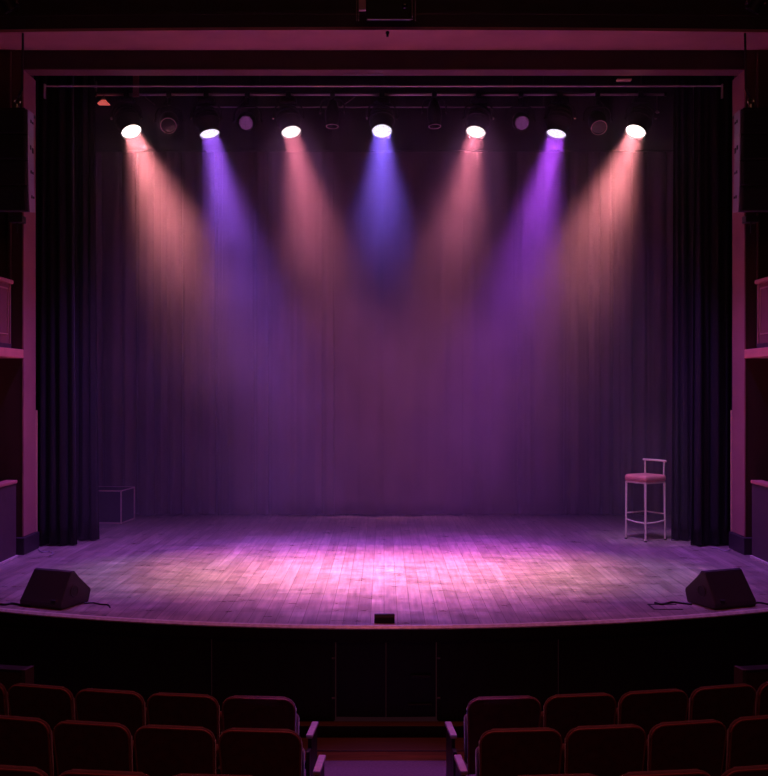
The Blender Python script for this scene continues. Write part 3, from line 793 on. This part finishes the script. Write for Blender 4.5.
# ------------------------------------------------------------------ haze hanging in the stage air
def haze():
    m = bpy.data.materials.new('stage_haze'); m.use_nodes = True
    nt = m.node_tree; N = nt.nodes; L = nt.links
    for n in list(N):
        if n.type != 'OUTPUT_MATERIAL': N.remove(n)
    out = [n for n in N if n.type == 'OUTPUT_MATERIAL'][0]
    vs = N.new('ShaderNodeVolumeScatter'); vs.inputs['Anisotropy'].default_value = .2
    vs.inputs['Color'].default_value = (1, 1, 1, 1)
    tc = N.new('ShaderNodeTexCoord'); sp = N.new('ShaderNodeSeparateXYZ'); L.new(tc.outputs['Object'], sp.inputs[0])
    # density set to rise towards the lamps so the beams fade lower down
    mr = N.new('ShaderNodeMapRange'); mr.interpolation_type = 'SMOOTHSTEP'
    mr.inputs['From Min'].default_value = HZ0; mr.inputs['From Max'].default_value = HZ1
    mr.inputs['To Min'].default_value = D0; mr.inputs['To Max'].default_value = D1
    L.new(sp.outputs['Z'], mr.inputs['Value'])
    nz = N.new('ShaderNodeTexNoise'); nz.inputs['Scale'].default_value = 1.1; nz.inputs['Detail'].default_value = 2
    L.new(tc.outputs['Object'], nz.inputs['Vector'])
    nr = N.new('ShaderNodeMapRange'); nr.inputs['From Min'].default_value = .3; nr.inputs['From Max'].default_value = .7
    nr.inputs['To Min'].default_value = .7; nr.inputs['To Max'].default_value = 1.3; L.new(nz.outputs['Fac'], nr.inputs['Value'])
    mu = N.new('ShaderNodeMath'); mu.operation = 'MULTIPLY'; L.new(mr.outputs[0], mu.inputs[0]); L.new(nr.outputs[0], mu.inputs[1])
    L.new(mu.outputs[0], vs.inputs['Density']); L.new(vs.outputs[0], out.inputs['Volume'])
    return m
HZ0, HZ1, D0, D1 = 2.6, 4.9, .078, .088
M['haze'] = haze()
hz = MB().box((-3.86, 11.26, .02), (3.86, 13.22, 5.30)).build('stage_haze', 'haze')
tag(hz, 'thin haze hanging in the air over the stage, showing the light beams', 'haze', kind='stuff')

# ------------------------------------------------------------------ added lights without fixtures
def area(name, loc, target, size, col, power, spread=180, sy=None):
    ld = bpy.data.lights.new(name, 'AREA'); ld.color = col; ld.energy = power; ld.size = size
    if sy: ld.shape = 'RECTANGLE'; ld.size_y = sy
    ld.spread = math.radians(spread)
    o = bpy.data.objects.new(name, ld); COL.objects.link(o); o.location = loc
    o.rotation_euler = (Vector(loc)-Vector(target)).to_track_quat('Z', 'Y').to_euler()
    return o
def spot(name, loc, target, col, power, ang, blend=.8, rad=.1):
    ld = bpy.data.lights.new(name, 'SPOT'); ld.color = col; ld.energy = power
    ld.spot_size = math.radians(ang); ld.spot_blend = blend; ld.shadow_soft_size = rad
    o = bpy.data.objects.new(name, ld); COL.objects.link(o); o.location = loc
    o.rotation_euler = (Vector(loc)-Vector(target)).to_track_quat('Z', 'Y').to_euler()
    return o
# added violet and rose fill spots just under the beam soffit, without fixtures
VW = (.42, .13, 1)
for x, tx in ((-2.35, -2.2), (-1.1, -1.1), (1.1, 1.1), (2.35, 2.2)):
    spot('added_wash_violet', (x, 10.45, 5.42), (tx, 10.55, 0), VW, 740 if abs(x) > 2 else 200, 72, 1, .05)
for x, k in ((-2.1, .66), (-1.05, 1), (0, 1.15), (1.05, 1), (2.1, .66)):
    spot('added_wash_rose', (x, 10.35, 5.42), (x, 9.75, 0), (1, 1, .62), 370*k, 30, 1, .05)
for x in (-1.2, 1.2):
    spot('added_wash_backdrop', (x, 10.45, 5.42), (x*.45, 14, 1.6), (.84, .27, .86), 460, 35, 1, .05)  # added to brighten the middle of the backdrop
spot('added_wash_stool', (2.5, 10.35, 5.42), (3.1, 11.9, .4), (1, .80, .55), 150, 17, 1, .05)  # added warm spot to brighten the stool
spot('aisle_fill_spot', (0, 6.0, 6.8), (0, 6.35, 0), (.42, .15, 1), 800, 16.5, .6, .05)  # unseen spot put in for the violet light on aisle and arms
# dim fill lights added at the rear and over the front rows
area('rear_fill_light', (0, -1.5, 6.6), (0, 9, 2.0), 3, (1, .36, .22), 32)  # added to lift seat backs, stage front and fascia out of black
area('front_rows_fill', (0, 7.0, 6.9), (0, 5.2, 0), 1.2, (1, .17, .19), 30, spread=80, sy=1.2)  # added to put a red rim on the seat tops

w = bpy.data.worlds.new('dark_house'); S.world = w; w.use_nodes = True
w.node_tree.nodes['Background'].inputs[0].default_value = (.03, .008, .012, 1)
w.node_tree.nodes['Background'].inputs[1].default_value = .3

# ------------------------------------------------------------------ camera
cd = bpy.data.cameras.new('camera'); cam = bpy.data.objects.new('camera', cd); COL.objects.link(cam)
cam.location = (0, 0, CAMZ); cam.rotation_euler = (PI/2, 0, 0)
cd.sensor_fit = 'HORIZONTAL'; cd.sensor_width = 36; cd.lens = 36*F/768; cd.clip_start = .05; cd.clip_end = 100
S.camera = cam
S.view_settings.view_transform = 'Standard'; S.view_settings.look = 'None'
S.view_settings.exposure = .12; S.view_settings.gamma = 1; S.view_settings.use_curve_mapping = False
S.cycles.use_denoising = True
S.cycles.volume_bounces = 1; S.cycles.volume_step_rate = 1.0; S.cycles.volume_max_steps = 256
S.cycles.max_bounces = 8; S.cycles.diffuse_bounces = 5
S.cycles.sample_clamp_indirect = 4
